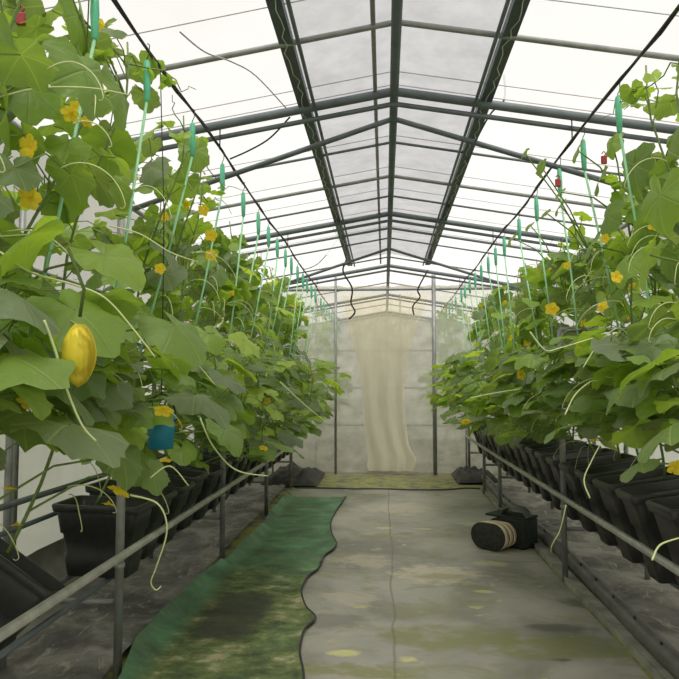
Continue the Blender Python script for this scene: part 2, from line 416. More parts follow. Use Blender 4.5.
def rafter(name, y, r, dz, mat='darksteel', slope=SL, x0=None, x1=None):
    zc = RZ - .055 - dz
    a, b = (XL + .02 if x0 is None else x0), (XR - .02 if x1 is None else x1)
    pts = [(a, y, zc - slope * abs(a - RX)), (RX - .03, y, zc), (RX + .03, y, zc), (b, y, zc - slope * abs(b - RX))]
    return bar(name, pts, r, mat)
for y in (1.2, 4.56, 7.9, 11.4, 15.1, 18.7):
    rafter('rafter', y, .03, .0); rafter('lower_rafter', y + .03, .017, .075)
for y in (5.0, 9.88):
    rafter('brace', y, .02, .02, slope=.325, x0=-1.9, x1=2.05)
for y in (3.69, 5.58, 6.5, 7.2, 8.7, 9.3, 10.7, 2.3, 13.4, 17):
    rafter('thin_rafter', y, .0165 if y in (3.69, 6.5, 8.7, 2.3) else .011, -.015, 'steel' if y in (3.69, 6.5) else 'darksteel')
for y in (2.0, 3.0, 3.35, 4.35, 4.55, 5.5, 6.3, 7.0, 7.8, 8.7):
    rafter('film_wire', y, .0032, -.045, 'greywire')
for s, x in ((-1, XL + .05), (1, XR - .05)):
    bar('eave_pipe', [(x, Y0 + .1, roofz(x) - .06), (x, Y1 - .1, roofz(x) - .06)], .024, 'steel')
    bar('wall_rail', [(x, Y0 + .1, 1.27), (x, Y1 - .1, 1.27)], .016, 'steel')
    bar('wall_rail', [(x, Y0 + .1, 2.25), (x, Y1 - .1, 2.25)], .014, 'steel')
    for y in (1.35, 3.2, 4.1, 5.7, 7.1, 8.15, 9.9, 11.62, 15.2, 18.7):
        bar('wall_post', [(x, y, 0.0), (x, y, roofz(x) - .03)], .034 if y in (1.35, 5.7, 11.62) else .022, 'steel')
for x, r in ((-.83, .022), (.84, .036)):
    bar('partition_post', [(x, YP - .03, 0), (x, YP - .03, roofz(x) - .06)], r, 'steel')
bar('partition_post', [(-1.9, YP - .03, 0), (-1.9, YP - .03, roofz(-1.9) - .06)], .018, 'steel')
bar('partition_post', [(1.36, YP - .03, 0), (1.36, YP - .03, 1.55)], .014, 'steel')
for z in (.12, .80, 1.45, 2.1):
    bar('partition_rail', [(XL + .1, YP + .35, z), (XR - .1, YP + .35, z)], .016, 'steel')
for x in (-1.2, .28, .05):
    bar('partition_rail', [(x, YP + .36, .0), (x, YP + .36, 3.1)], .012, 'steel')
bar('cross_pipe', [(XL + .1, YP - .02, 3.13), (XR - .1, YP - .02, 3.13)], .022, 'steel')

# ------------------------------------------------------------------ net partition and drape
g = MB(); rows = []
for k in range(26):
    t = k / 25; row = []
    for i in range(90):
        x = XL + .06 + (XR - XL - .12) * i / 89
        zt = 3.15 + .035 * mnoise.noise(Vector((x * 2.5, 9, 0)))
        z = .012 + (zt - .012) * t
        y = YP + .035 + .025 * mnoise.noise(Vector((x * 3.2, z * .8, 1))) + .012 * mnoise.noise(Vector((x * 9, z * 3, 5)))
        row.append((x, y, z))
    rows.append(row)
g.grid(rows)
nt_ = thing('net_partition', 'pale translucent insect net hanging across the end of the aisle', 'net', (0, 0, 0))
g.build('net_sheet', M['net'], nt_)
g = MB(); g.tube([(x, YP + .03 + .03 * mnoise.noise(Vector((x * 6, 0, 2))), .035 + .012 * mnoise.noise(Vector((x * 7, 3, 2)))) for x in [XL + .1 + (XR - XL - .2) * i / 60 for i in range(61)]], [.018 + .012 * mnoise.noise(Vector((i * .7, 1, 1))) for i in range(61)], 8)
g.build('bottom_hem', M['net'], nt_)
g = MB(); g.tube([(x, YP + .0 + .03 * mnoise.noise(Vector((x * 5, 0, 7))), 3.17 + .03 * mnoise.noise(Vector((x * 4, 3, 8)))) for x in [XL + .1 + (XR - XL - .2) * i / 60 for i in range(61)]], [.024 + .02 * mnoise.noise(Vector((i * .6, 1, 9))) for i in range(61)], 8)
g.build('rolled_top', M['net'], nt_)

g = MB(); rows = []
prof = [(471, 369, 414), (466, 367, 416), (458, 368, 416), (445, 367, 409), (425, 364, 406), (395, 362, 404), (375, 360, 406), (350, 354, 410), (330, 349, 416), (310, 345, 423), (296, 343, 428)]
for py, a, b in prof:
    row = []
    for i in range(49):
        t = i / 48
        q = at_y(a + (b - a) * t, py, YP - .10)
        amp = .045
        q.y += amp * math.sin(t * 19 + 1.2 * math.sin(py * .02 + t * 3)) + .05 * mnoise.noise(Vector((t * 4, py * .02, 2)))
        q.z = max(q.z, .02)
        if py < 310: q.z += .10 * mnoise.noise(Vector((t * 6, 4, 2)))
        row.append(q)
    rows.append(row)
g.grid(rows)
tag(g.build('drape', M['drape']), 'beige sheet gathered and hanging down the middle of the net', 'drape')

# ------------------------------------------------------------------ ground covers
g = MB(); rows = []
for i in range(120):
    y = .4 + (9.72 - .4) * i / 119
    row = []
    for k in range(40):
        x = -1.28 + 2.62 * k / 39
        yy = y + (.16 * mnoise.noise(Vector((x * 1.2, 3, 3))) if i == 119 else 0)
        z = .010 + .005 * mnoise.noise(Vector((x * 1.5, yy * 1.5, 8)))
        if i > 116: z += .02 * (i - 116) / 3 * (1 + .5 * mnoise.noise(Vector((x * 3, 1, 1))))
        row.append((x, yy, z))
    rows.append(row)
g.grid(rows)
wm = thing('ground_cover', 'grey woven ground cover with mud and moss stains along the aisle', 'mat')
g.build('sheet', M['mat'], wm)
last = rows[-1]
MB().tube([(p[0], p[1] + .01, p[2] + .006) for p in last], .014, 6).build('rolled_edge', M['crumple'], wm)

pl = [(120, 690), (127, 676), (148, 639), (205, 581), (223, 570), (257, 537), (276, 511), (292, 494)]
pr = [(303, 690), (302, 675), (299, 660), (300, 648), (304, 634), (315, 623), (306, 612), (301, 599), (302, 590), (308, 580), (319, 571), (324, 559), (336, 548), (331, 535), (332, 520), (347, 497)]
def interp(tab, y):
    for (x0, y0), (x1, y1) in zip(tab, tab[1:]):
        if min(y0, y1) <= y <= max(y0, y1): return x0 + (x1 - x0) * (y - y0) / (y1 - y0 + 1e-9)
    return tab[-1][0] if y < min(tab[-1][1], tab[0][1]) else tab[0][0]
lp = smooth_path([at_z(x, y) for x, y in pl], 12); rp = smooth_path([at_z(x, y) for x, y in pr], 5)
def xat(path, y):
    for a, b in zip(path, path[1:]):
        if a.y <= y <= b.y: return a.x + (b.x - a.x) * (y - a.y) / (b.y - a.y + 1e-9)
    return path[0].x if y < path[0].y else path[-1].x
g = MB(); rows = []; edge = []
NY = 150
for i in range(NY):
    y = 2.2 + (9.1 - 2.2) * i / (NY - 1)
    a = xat(lp, y); b = xat(rp, y) if y > rp[0].y else rp[0].x + .02 * math.sin(y * 5)
    row = []
    for k in range(22):
        t = k / 21; x = a + (b - a) * t
        yy = y - .12 * (1 - t) * (1 if i == NY - 1 else 0)
        z = .022 + .006 * mnoise.noise(Vector((x * 4, yy * 4, 1))) + .09 * max(0, 1 - t / .16) ** 1.5 * (.7 + .5 * mnoise.noise(Vector((0, yy * 2, 5))))
        z += .025 * math.exp(-((yy - 5.5 - .15 * t) / .05) ** 2)
        z += .014 * max(0, (t - .93) / .07)
        row.append((x, yy, z))
    rows.append(row); edge.append((b + .004, y, row[-1][2] - .004))
g.grid(rows)
gm = thing('green_mesh_mat', 'muddy green mesh mat with a scalloped edge beside the planters', 'mat')
g.build('mesh_sheet', M['green'], gm)
MB().tube(edge, .008, 6).build('edge_cord', M['crumple'], gm)

for nm, x0, x1, lab in (('ground_sheet', XL + .06, -1.43, 'wrinkled grey plastic sheet on the ground under planters beside the green mat'),
                        ('ground_sheet', 1.47, XR - .06, 'wrinkled grey plastic sheet on the ground under planters behind the black hose')):
    g = MB(); rows = []
    for i in range(260):
        y = .2 + (11.3 - .2) * i / 259
        row = []
        for k in range(30):
            x = x0 + (x1 - x0) * k / 29
            z = .02 + .035 * abs(mnoise.noise(Vector((x * 3.2, y * 1.8, x0)))) + .02 * abs(mnoise.noise(Vector((x * 9, y * 5, x0)))) * 1.2
            row.append((x, y, z))
        rows.append(row)
    g.grid(rows); tag(g.build(nm, M['sheet']), lab, 'sheet')

# edging strip and hose along the aisle
g = MB()
ed = [(1.375 + .008 * math.sin(y * 2.1), y) for y in [1.0 + i * .2 for i in range(46)]]
g.loft([[(x - .012, y, 0), (x + .085, y, 0.0), (x + .085, y, .035), (x + .01, y, .04), (x - .012, y, .05)] for x, y in ed])
tag(g.build('edging_strip', M['board'], smooth=False), 'weathered flat edging strip along the aisle in front of the black hose', 'edging')
g = MB()
pts = []
for i in range(60):
    y = .8 + i * .17
    pts.append((1.50 + .02 * math.sin(y * 1.3), y, .075 + .012 * mnoise.noise(Vector((0, y, 4)))))
g.tube(pts, .058, 12)
hs = thing('drain_hose', 'thick black hose lying along the foot of the planter row', 'hose')
g.build('hose_body', M['hose'], hs)
for k in range(22):
    y = 2.2 + k * .4
    MB().tube([(1.50 + .02 * math.sin(y * 1.3) - .02, y, .12), (1.50 + .02 * math.sin(y * 1.3) - .028, y, .145)], .008, 6).build('nozzle', M['black'], hs)

# crumpled black sheets at the far ends of the rows
for cx, cy, sx, sy, hh, lab in ((-1.42, 10.75, .42, .75, .20, 'crumpled black plastic sheet heaped at the end of the row by the green mat'),
                        (1.42, 11.0, .32, .55, .16, 'crumpled black plastic sheet heaped at the far end of the black hose')):
    g = MB(); rows = []
    for i in range(25):
        row = []
        for k in range(25):
            u, v = i / 12 - 1, k / 12 - 1
            e = max(0, 1 - max(abs(u), abs(v)) ** 3)
            z = .03 + hh * e * (.55 + .9 * abs(mnoise.noise(Vector((u * 2.6, v * 2.6, cx)))))
            row.append((cx + u * sx, cy + v * sy, z))
        rows.append(row)
    g.grid(rows); tag(g.build('plastic_sheet', M['crumple']), lab, 'plastic sheet')

# ------------------------------------------------------------------ planter racks
def rack(s, posts, label, zs=.405):
    t = thing('planter_rack', label, 'rack')
    xf, xb = s * 1.37, s * 1.98
    zr = .65
    for y in posts:
        p = bar('post', [(xf, y, .0), (xf, y, 1.93)], .022, 'steel', t)
        MB().tube([(xf, y, zr - .09), (xf, y, zr - .07)], .027, 10).build('clamp', M['lightsteel'], p)
        bar('back_post', [(xb, y, 0), (xb, y, 1.93)], .020, 'steel', t)
        bar('cross_bar', [(xf - s * .0, y, 1.93), (s * 2.24, y, 1.93)], .021, 'steel', t)
        bar('foot_bar', [(xf, y + .03, zs - .03), (xb, y + .03, zs - .03)], .016, 'steel', t)
    y0, y1 = .6, posts[-1] + .15
    bar('front_rail', [(xf - s * .062 if s < 0 else xf - .03, y0, zr), (xf - s * .062 if s < 0 else xf - .03, y1, zr)], .021, 'lightsteel', t)
    bar('shelf_pipe', [(s * 1.56, y0, zs), (s * 1.56, y1, zs)], .016, 'darksteel', t)
    bar('shelf_pipe', [(s * 1.80, y0, zs), (s * 1.80, y1, zs)], .016, 'darksteel', t)
    bar('back_rail', [(xb - s * .04, y0, .88), (xb - s * .04, y1, .88)], .017, 'darksteel', t)
    bar('back_rail', [(xb - s * .03, y0, .74), (xb - s * .03, y1, .74)], .014, 'darksteel', t)
rack(-1, (1.1, 3.5, 5.75, 7.89, 9.98), 'steel pipe rack holding planters along the green mat')
rack(1, (1.0, 3.0, 5.40, 8.33, 9.61, 11.3), 'steel pipe rack holding planters along the black hose', .425)

# ------------------------------------------------------------------ planter boxes
def rrect(hx, hy, r, z, n=4):
    out = []
    for cx, cy, a0 in ((hx - r, hy - r, 0), (-hx + r, hy - r, 90), (-hx + r, -hy + r, 180), (hx - r, -hy + r, 270)):
        for k in range(n + 1):
            a = R(a0 + 90 * k / n); out.append((cx + r * math.cos(a), cy + r * math.sin(a), z))
    return out
PH = .40
def make_planter():
    t = thing('planter_box', '', 'planter')
    hx0, hy0, hx1, hy1 = .175, .105, .235, .150
    def sec(z, inset=0):
        k = z / PH; return rrect(hx0 + (hx1 - hx0) * k - inset, hy0 + (hy1 - hy0) * k - inset, .035, z)
    b = MB()
    zs = [0, .004, .12, .128, .236, .244, .33, PH]; ins = [.012, 0, 0, .008, .008, -.002, -.002, 0]
    b.loft([sec(z, i) for z, i in zip(zs, ins)] + [sec(PH, .008), sec(.30, .012)], True, False)
    b.build('body', M['black'], t)
    r = MB()
    r.loft([sec(PH - .035, -.004), sec(PH - .035, -.018), sec(PH - .004, -.020), sec(PH + .004, -.014), sec(PH + .004, .004), sec(PH - .02, .006)], False, False)
    r.build('rim', M['blackrim'], t)
    so_ = MB(); so_.loft([sec(.29, .014), [(x * .97, y * .97, z + .045 + .02 * mnoise.noise(Vector((x * 20, y * 20, 1)))) for x, y, z in sec(.30, .02)], [(x * .5, y * .5, z + .06 + .02 * mnoise.noise(Vector((x * 20, y * 20, 1)))) for x, y, z in sec(.30, .02)]], False, True)
    so_.build('soil', M['soil'], t)
    return t
proto = make_planter()
ZP = .422
planters = []
def put_planter(s, i, y, label, group, tilt=0.0, x=None, z=None, rz=0.0, rx=0.0):
    o = proto if not planters else copy_tree(proto)
    o.location = (s * 1.66 if x is None else x, y, ZP if z is None else z)
    o.rotation_euler = (rx, tilt, rz); tag(o, label, 'planter', group)
    if s > 0: o.scale = (1, .92, 1.2)
    planters.append(o); return o
PS = .425
LY = [3.87] + [4.31 + .42 * i for i in range(16)]
put_planter(-1, 0, 2.98, 'black planter box tipped over sideways beside the front rail, hanging low', 'planter boxes beside the green mat', R(34), -1.90, .37, 0, -.30)
for i, y in enumerate(LY):
    lab = ('upright black planter box just behind the post, first after the tipped one' if i == 0 else
           f'black planter box, {ORD[i]} upright one after the tipped box beside the green mat')
    put_planter(-1, i, y, lab, 'planter boxes beside the green mat', R(1.5 if i == 0 else 8 + rr.uniform(-2, 3)), -1.61 - (.0 if i == 0 else .06), ZP + (0.006 if i == 0 else .018), R(rr.uniform(-3, 3)))
RY = [3.02 + PS * i for i in range(19)]
for i, y in enumerate(RY):
    put_planter(1, i, y, f'black planter box, {ORD[i]} from the camera in the row above the black hose', 'planter boxes above the black hose', R(-9 + rr.uniform(-1, 1)), 1.63, .472, R(rr.uniform(-3, 3)))

# ------------------------------------------------------------------ plants
KEY = [(0, 1.06), (14, .93), (30, .87), (46, .89), (58, .95), (72, .86), (90, .80), (106, .82), (122, .86), (138, .80), (155, .72), (170, .46), (180, .10)]
def leaf_r(a):
    a = abs((a + 180) % 360 - 180)
    for (a0, r0), (a1, r1) in zip(KEY, KEY[1:]):
        if a0 <= a <= a1: return r0 + (r1 - r0) * (a - a0) / (a1 - a0)
    return .1
def add_leaf(mb, pos, az, pitch, roll, size, tint, droop, rng, det=0):
    """blade from the petiole end at pos; az: heading of the tip, pitch: + is tip down"""
    n, rings = ((30, 4), (22, 3), (14, 2))[det]
    m = Matrix.Rotation(az, 3, 'Z') @ Matrix.Rotation(pitch, 3, 'Y') @ Matrix.Rotation(roll, 3, 'X')
    b = len(mb.v); ph = rng.uniform(0, 6.28); fold = rng.uniform(-.22, .12); wv = rng.uniform(.04, .11); asp = rng.uniform(.88, 1.08)
    mb.v.append(tuple(pos)); mb.uv.append((.5, .5)); mb.tint.append(tint)
    for k in range(1, rings + 1):
        q = k / rings
        for i in range(n):
            a = 360 * i / n; rad = leaf_r(a) * q
            if k == rings: rad *= 1 + (.035 if i % 2 else -.03)
            x, y = rad * math.cos(R(a)), rad * math.sin(R(a)) * asp
            z = -droop * (max(0, x) ** 2) - droop * .45 * y * y + fold * abs(y) + wv * q * q * math.sin(R(a) * 5 + ph) + .03 * math.sin(R(a) * 9 + ph * 2) * q ** 3
            p = Vector(pos) + m @ (Vector((x, y, z)) * size)
            mb.v.append(tuple(p)); mb.uv.append((.5 + x * .4, .5 + y * .4)); mb.tint.append(tint)
    for i in range(n): mb.f.append((b, b + 1 + i, b + 1 + (i + 1) % n))
    for k in range(rings - 1):
        o0, o1 = b + 1 + k * n, b + 1 + (k + 1) * n
        for i in range(n):
            j = (i + 1) % n; mb.f.append((o0 + i, o1 + i, o1 + j, o0 + j))
def flower(parent, pos, az, pitch, size, rng):
    mb = MB(); m = Matrix.Rotation(az, 3, 'Z') @ Matrix.Rotation(pitch, 3, 'Y')
    prof = [(0, .0, .12), (.25, .16, .18), (.5, .38, .36), (.8, .76, .42), (1.0, 1.0, .10)]
    for k in range(5):
        a0 = 2 * math.pi * k / 5; rows = []
        for t, r, wd in prof:
            row = []
            for j in (-1, -.4, .4, 1):
                rad, y = r, wd * j
                x_, y_ = rad * math.cos(a0) - y * math.sin(a0), rad * math.sin(a0) + y * math.cos(a0)
                z_ = .75 * math.sqrt(max(r, 0)) * (1 - .25 * r) - .06 * abs(j) + rng.uniform(-.03, .03)
                row.append(Vector(pos) + m @ (Vector((z_, x_, y_)) * size))
            rows.append(row)
        mb.grid(rows)
    return mb.build('flower', M['flower'], parent)
def curl(parent, pos, az, length, rng, r=.0028, rise=.3, hang=.9):
    pts = []; p = Vector(pos); a = az; el = rise; n = 26
    for i in range(n):
        pts.append(p.copy()); t = i / n
        el -= (hang + rise) / n * 1.6
        a += rng.uniform(-.06, .06)
        if t > .8: el -= .55; 
        st = length / n * (1 if t < .8 else .45)
        p = p + Vector((math.cos(a) * math.cos(el), math.sin(a) * math.cos(el), math.sin(el))) * st
    return MB().tube(pts, [r * (1 - .55 * i / n) for i in range(n)], 5).build('tendril', M['tendril'], parent)

def plant(s, Y, label, group, seed, nleaf, det, nflow, ntend, ground=.80, xs=1.66, top=3.1, reach=.86, zlow=1.0, extra=None, dense=(.48, .27), lean=1.22):
    rng = random.Random(seed)
    t = thing('cucumber_plant', label, 'plant', (s * xs, Y, ground), group)
    O = Vector((s * xs, Y, ground))
    fol = MB(); fol.uv, fol.tint = [], []; st = MB()
    ph = rng.uniform(0, 6.28)
    def stem_at(u):          # world position of the main vine, u from pot to trellis cable
        z = ground + (top - ground) * u
        return Vector((s * (xs - (xs - lean) * min(1, u * 1.15)) + .05 * math.sin(u * 9 + ph), Y + .07 * math.sin(u * 7 + ph * 2), z))
    vine = [stem_at(i / 16) - O for i in range(17)]
    st.tube(vine, [.0085 - .004 * i / 16 for i in range(17)], 6)
    # a second shoot that runs out along the cable at the top
    sh = [stem_at(.95) - O]
    hd = rng.choice((-1, 1))
    for k in range(9):
        sh.append(sh[-1] + Vector((s * -.012 + rng.uniform(-.03, .03), hd * .06, rng.uniform(-.05, .045))))
    st.tube(sh, [.0045 - .0003 * k for k in range(10)], 5)
    sites = []
    for k in range(nleaf):
        q = rng.random()
        if q < dense[0]:   z = rng.uniform(zlow, 1.78); ext = rng.uniform(.05, 1.0) ** .8 * (s * 0 + reach)
        elif q < dense[0] + dense[1]: z = rng.uniform(1.7, 2.5); ext = rng.uniform(0, .22)
        else:              z = rng.uniform(2.3, top + .03); ext = rng.uniform(-.04, .04)
        u = min(1, max(.02, (z - .16 - ground) / (top - ground)))
        base = stem_at(u)
        back = rng.random() < (.28 if z < 1.8 else .72)
        dx = (-s if not back else s) * (ext if not back else (min(.42, ext * .5 + .1) if z < 1.8 else rng.uniform(0, .75)))
        pos = Vector((base.x + dx, Y + rng.uniform(-.30, .30), z + rng.uniform(-.06, .06)))
        pos.x = max(XL + .22, min(XR - .22, pos.x))
        if pos.y < 1.45: pos.y = 1.45 + rng.uniform(0, .15)
        az = math.atan2(pos.y - base.y, pos.x - base.x) + rng.uniform(-.7, .7)
        if z < 1.8: pitch = rng.uniform(-.15, .75); size = rng.uniform(.085, .15); tint = min(1, max(0, rng.gauss(.42, .3)))
        else: pitch = rng.uniform(.0, 1.05); size = rng.uniform(.065, .15); tint = min(1, max(0, rng.gauss(.45, .28)))
        if z > 2.7 and not back: size *= .7
        add_leaf(fol, pos - O, az, pitch, rng.uniform(-.45, .45), size, tint, rng.uniform(.1, .5), rng, det)
        for q_ in sites:
            if .07 < (q_ - pos).length < (base - pos).length * .75 and q_.z < pos.z + .05: base = q_
        if (base - pos).length > .38: base = pos + (base - pos).normalized() * .38
        mid = base.lerp(pos, .5) + Vector((rng.uniform(-.04, .04), rng.uniform(-.04, .04), .05))
        st.tube([base - O, mid - O, pos - O], [.0034, .003, .0026], 5 if det < 2 else 4, False)
        sites.append(pos)
    for (p, az, pitch, roll, size, tint, dr) in (extra or []):
        add_leaf(fol, p - O, az, pitch, roll, size, tint, dr, rng, 0)
        base = stem_at(min(.9, max(.05, (p.z - .2 - ground) / (top - ground))))
        st.tube([base - O, base.lerp(p, .5) + Vector((0, 0, .06)) - O, p - O], [.006, .005, .004], 6, False)
    for k in range(5 if det < 2 else 3):         # fresh shoot leaves at the growing tip
        add_leaf(fol, sh[1 + k % 9] + Vector((s * rng.uniform(-.01, .08), rng.uniform(-.05, .05), -.02)), rng.uniform(0, 6.28), rng.uniform(-.4, .8), 0, rng.uniform(.03, .065), rng.uniform(.5, .95), .3, rng, max(1, det))
    fol.build('foliage', M['leaf'], t)
    st.build('stem', M['stem'], t)
    for k in range(nflow):
        p = rng.choice(sites) + Vector((-s * rng.uniform(0, .1), -rng.uniform(.02, .14), rng.uniform(-.1, .05)))
        flower(t, p - O, -math.pi / 2 + rng.uniform(-1, 1), rng.uniform(-.2, 1.0), rng.uniform(.03, .044), rng)
    for k in range(ntend):
        u = rng.uniform(.12, .75); b = stem_at(u)
        curl(t, b + Vector((-s * rng.uniform(.1, .4), 0, 0)) - O, (math.pi if s > 0 else 0) + rng.uniform(-1.2, .4) * s * -1, rng.uniform(.22, .42), rng)
    return t, O

BIG = []   # large leaves that hang into the aisle close to the camera
def big(px, py, y, az, pitch, roll, size, tint, dr=.35): return (at_y(px, py, y), R(az), R(pitch), R(roll), size, tint, dr)
big_near = {0: [big(8, 290, 1.75, -25, 14, -14, .17, .03, .5), big(2, 355, 1.7, -20, 5, 15, .19, .5), big(30, 235, 1.9, 200, 40, 0, .15, .75), big(5, 110, 2.2, 30, 75, 0, .2, .55)],
            1: [big(70, 425, 2.05, -22, 8, -6, .20, .05, .5), big(75, 310, 2.1, -12, 32, 20, .19, .72), big(60, 385, 2.2, 10, 30, -10, .16, .45), big(85, 70, 2.3, -20, 65, 0, .17, .5), big(15, 55, 2.2, 20, 80, 10, .18, .55)],
            2: [big(105, 255, 2.4, 0, 25, 25, .17, .8), big(175, 325, 2.5, -15, 35, 15, .17, .55), big(120, 455, 2.7, -25, 50, 0, .13, .3), big(120, 90, 2.7, 10, 70, 10, .16, .5)],
            3: [big(195, 395, 2.8, -15, 12, 5, .17, .08, .5), big(150, 470, 2.9, -40, 40, 0, .11, .35), big(80, 15, 2.6, 0, 75, 0, .15, .6)],
            4: [big(225, 430, 3.3, -20, 40, 0, .14, .45), big(195, 150, 4.0, -60, 80, 0, .13, .5)]}
LPY = [1.75, 2.15, 2.56, 2.98] + LY
for i, y in enumerate(LPY):
    far = y > 6.5
    det = 0 if y < 3.2 else (1 if y < 6 else 2)
    nl = 86 if y < 3.2 else (82 if y < 7 else 62)
    plant(-1, y, f'climbing cucumber plant with yellow flowers, {ORD[i]} from the camera beside the green mat', 'cucumber plants beside the green mat',
          100 + i, nl, det, 3 if y < 4 else (4 if y < 6.5 else 2), 6 if y < 4 else (6 if y < 7 else 2), ground=.76 if y > 2.9 else .8, xs=1.66, extra=big_near.get(i), reach=.5 if y < 3.3 else (.66 if y < 4.5 else .85), zlow=1.32 if y < 3.3 else (1.12 if y < 4.4 else 1.0), top=3.1 if y < 4.4 else 2.80 + .17 * math.sin(i * 2.3), lean=1.22 if y < 4.4 else 1.33)
for i, y in enumerate(RY):
    far = y > 6.5
    det = 0 if y < 3.2 else (1 if y < 6 else 2)
    ex = None
    if i == 1: ex = [big(640, 385, 3.0, 170, 20, -12, .17, .35), big(655, 365, 2.8, 185, 15, 20, .18, .6), big(640, 462, 2.9, 195, 20, 10, .11, .2)]
    if i == 0: ex = [big(672, 425, 2.6, 180, 25, 10, .17, .3), big(660, 195, 2.75, 200, 80, 0, .15, .5), big(650, 255, 2.8, 160, 60, 10, .14, .65)]
    if i == 2: ex = [big(570, 425, 3.7, 185, 15, 10, .16, .35), big(615, 345, 3.4, 170, 15, 0, .15, .55), big(635, 165, 3.6, 200, 80, 0, .17, .3), big(668, 150, 3.5, 180, 75, 10, .16, .25), big(607, 215, 3.7, 190, 70, 0, .13, .5), big(590, 245, 3.8, 170, 55, 0, .12, .6), big(628, 262, 3.4, 200, 50, 0, .13, .7)]
    if i == 3: ex = [big(612, 142, 4.2, 200, 70, 0, .10, .5), big(577, 150, 4.2, 190, 60, 10, .085, .55), big(600, 178, 4.25, 170, 60, 0, .11, .4), big(560, 192, 4.3, 190, 40, 0, .05, .7)]
    if i == 4: ex = [big(541, 166, 4.5, 200, 70, 0, .075, .45), big(524, 152, 4.5, 190, 50, 0, .05, .6), big(560, 205, 4.7, 180, 50, 0, .08, .6), big(545, 212, 4.7, 200, 40, 0, .05, .7)]
    if i == 6: ex = [big(512, 238, 5.6, 190, 50, 0, .08, .6), big(530, 225, 5.5, 200, 40, 0, .06, .5)]
    plant(1, y, f'climbing cucumber plant with yellow flowers, {ORD[i]} from the camera above the black hose', 'cucumber plants above the black hose',
          300 + i, 78 if y < 7 else 60, det, 3 if y < 4 else (3 if y < 6.5 else 2), 6 if y < 5 else (5 if y < 7 else 2), ground=.80, xs=1.70, extra=ex, reach=.5 if y < 4.5 else (.7 if y < 6 else .85), zlow=1.3 if y < 5 else (1.15 if y < 6.5 else 1.0), top=3.1 if y < 3.6 else (2.85 if y < 4.6 else 2.62 + .15 * math.sin(i * 2.7)), lean=1.36 if y < 3.6 else 1.46, dense=(.56, .27))
k = 0
for i in range(8):
    for s in (-1, 1):
        k += 1
        plant(s, 12.3 + i * .78, 'climbing cucumber plant seen dimly behind the pale net', 'cucumber plants behind the net', 500 + k, 34, 2, 0, 0, ground=.02, xs=1.66, reach=.6)

# blossoms and tendrils that stand clear of the leaves, each on the nearest plant
PLANTS = [o for o in bpy.data.objects if o.get('category') == 'plant' and 'behind' not in o['label']]
def nearest(p):
    return min((o for o in PLANTS if (o.location.x < 0) == (p.x < 0)), key=lambda o: abs(o.location.y - p.y))
fr_ = random.Random(21)
for px, py, y, sz, pit in ((33, 148, 2.2, .036, .1), (33, 197, 2.15, .034, .4), (76, 176, 2.5, .024, .3), (122, 486, 2.75, .040, .9), (109, 501, 2.8, .022, 1.2), (166, 457, 2.8, .024, 1.2),
        (9, 485, 2.6, .022, 1.3), (17, 522, 2.7, .022, 1.4), (164, 407, 2.6, .032, .9), (205, 210, 3.9, .030, .3), (212, 235, 3.9, .032, .3), (211, 254, 3.9, .03, .5), (160, 268, 3.0, .022, .4),
        (88, 120, 2.6, .022, .9), (72, 112, 2.4, .03, .9), (264, 446, 4.2, .025, .9),
        (661, 214, 3.0, .045, .2), (655, 222, 3.1, .03, .8), (552, 308, 4.0, .034, .4), (615, 278, 3.3, .026, -.2), (601, 305, 3.2, .024, .7), (624, 398, 3.0, .028, .8), (675, 464, 2.8, .032, .6), (604, 238, 3.6, .022, .4), (466, 420, 6.5, .04, .8), (566, 265, 3.9, .02, .4)):
    p = at_y(px, py, y); o = nearest(p)
    flower(o, p - o.location, -math.pi / 2 + fr_.uniform(-.5, .5), pit, sz * 1.25, fr_)
for y, rad, pix in ((1.95, .0042, ((0, 252), (30, 272), (75, 285), (105, 298), (130, 325), (155, 357))), (1.75, .0042, ((44, 320), (55, 350), (67, 390), (82, 425), (96, 441))),
        (2.2, .003, ((110, 226), (140, 234), (170, 252), (198, 262))), (2.5, .0038, ((130, 495), (158, 504), (167, 530), (157, 565), (151, 582), (156, 590), (161, 586))),
        (2.6, .0034, ((150, 478), (170, 466), (188, 485), (184, 480))), (3.2, .0045, ((200, 418), (213, 446), (236, 470), (268, 476))), (3.0, .004, ((155, 348), (190, 358), (215, 385))),
        (4.5, .005, ((280, 382), (305, 405), (330, 425))), (2.1, .0035, ((0, 97), (40, 88), (90, 88), (130, 95))),
        (3.2, .004, ((565, 415), (575, 395), (590, 382), (598, 381))), (3.4, .004, ((583, 368), (600, 342), (618, 328), (630, 337))), (3.0, .0035, ((590, 498), (584, 480), (592, 460), (600, 445))),
        (3.4, .0035, ((566, 505), (560, 530), (552, 545), (551, 552))), (2.9, .004, ((530, 332), (545, 350), (560, 348), (593, 338))), (2.6, .0045, ((652, 560), (660, 545), (679, 538))),
        (4.2, .004, ((470, 398), (495, 393), (520, 389)))):
    n = len(pix); p = smooth_path([at_y(a, b, y + .12 * i / n) for i, (a, b) in enumerate(pix)], 6)
    o = nearest(p[0])
    MB().tube([q - o.location for q in p], [rad * (1 - .4 * i / len(p)) for i in range(len(p))], 6).build('tendril', M['tendril'], o)

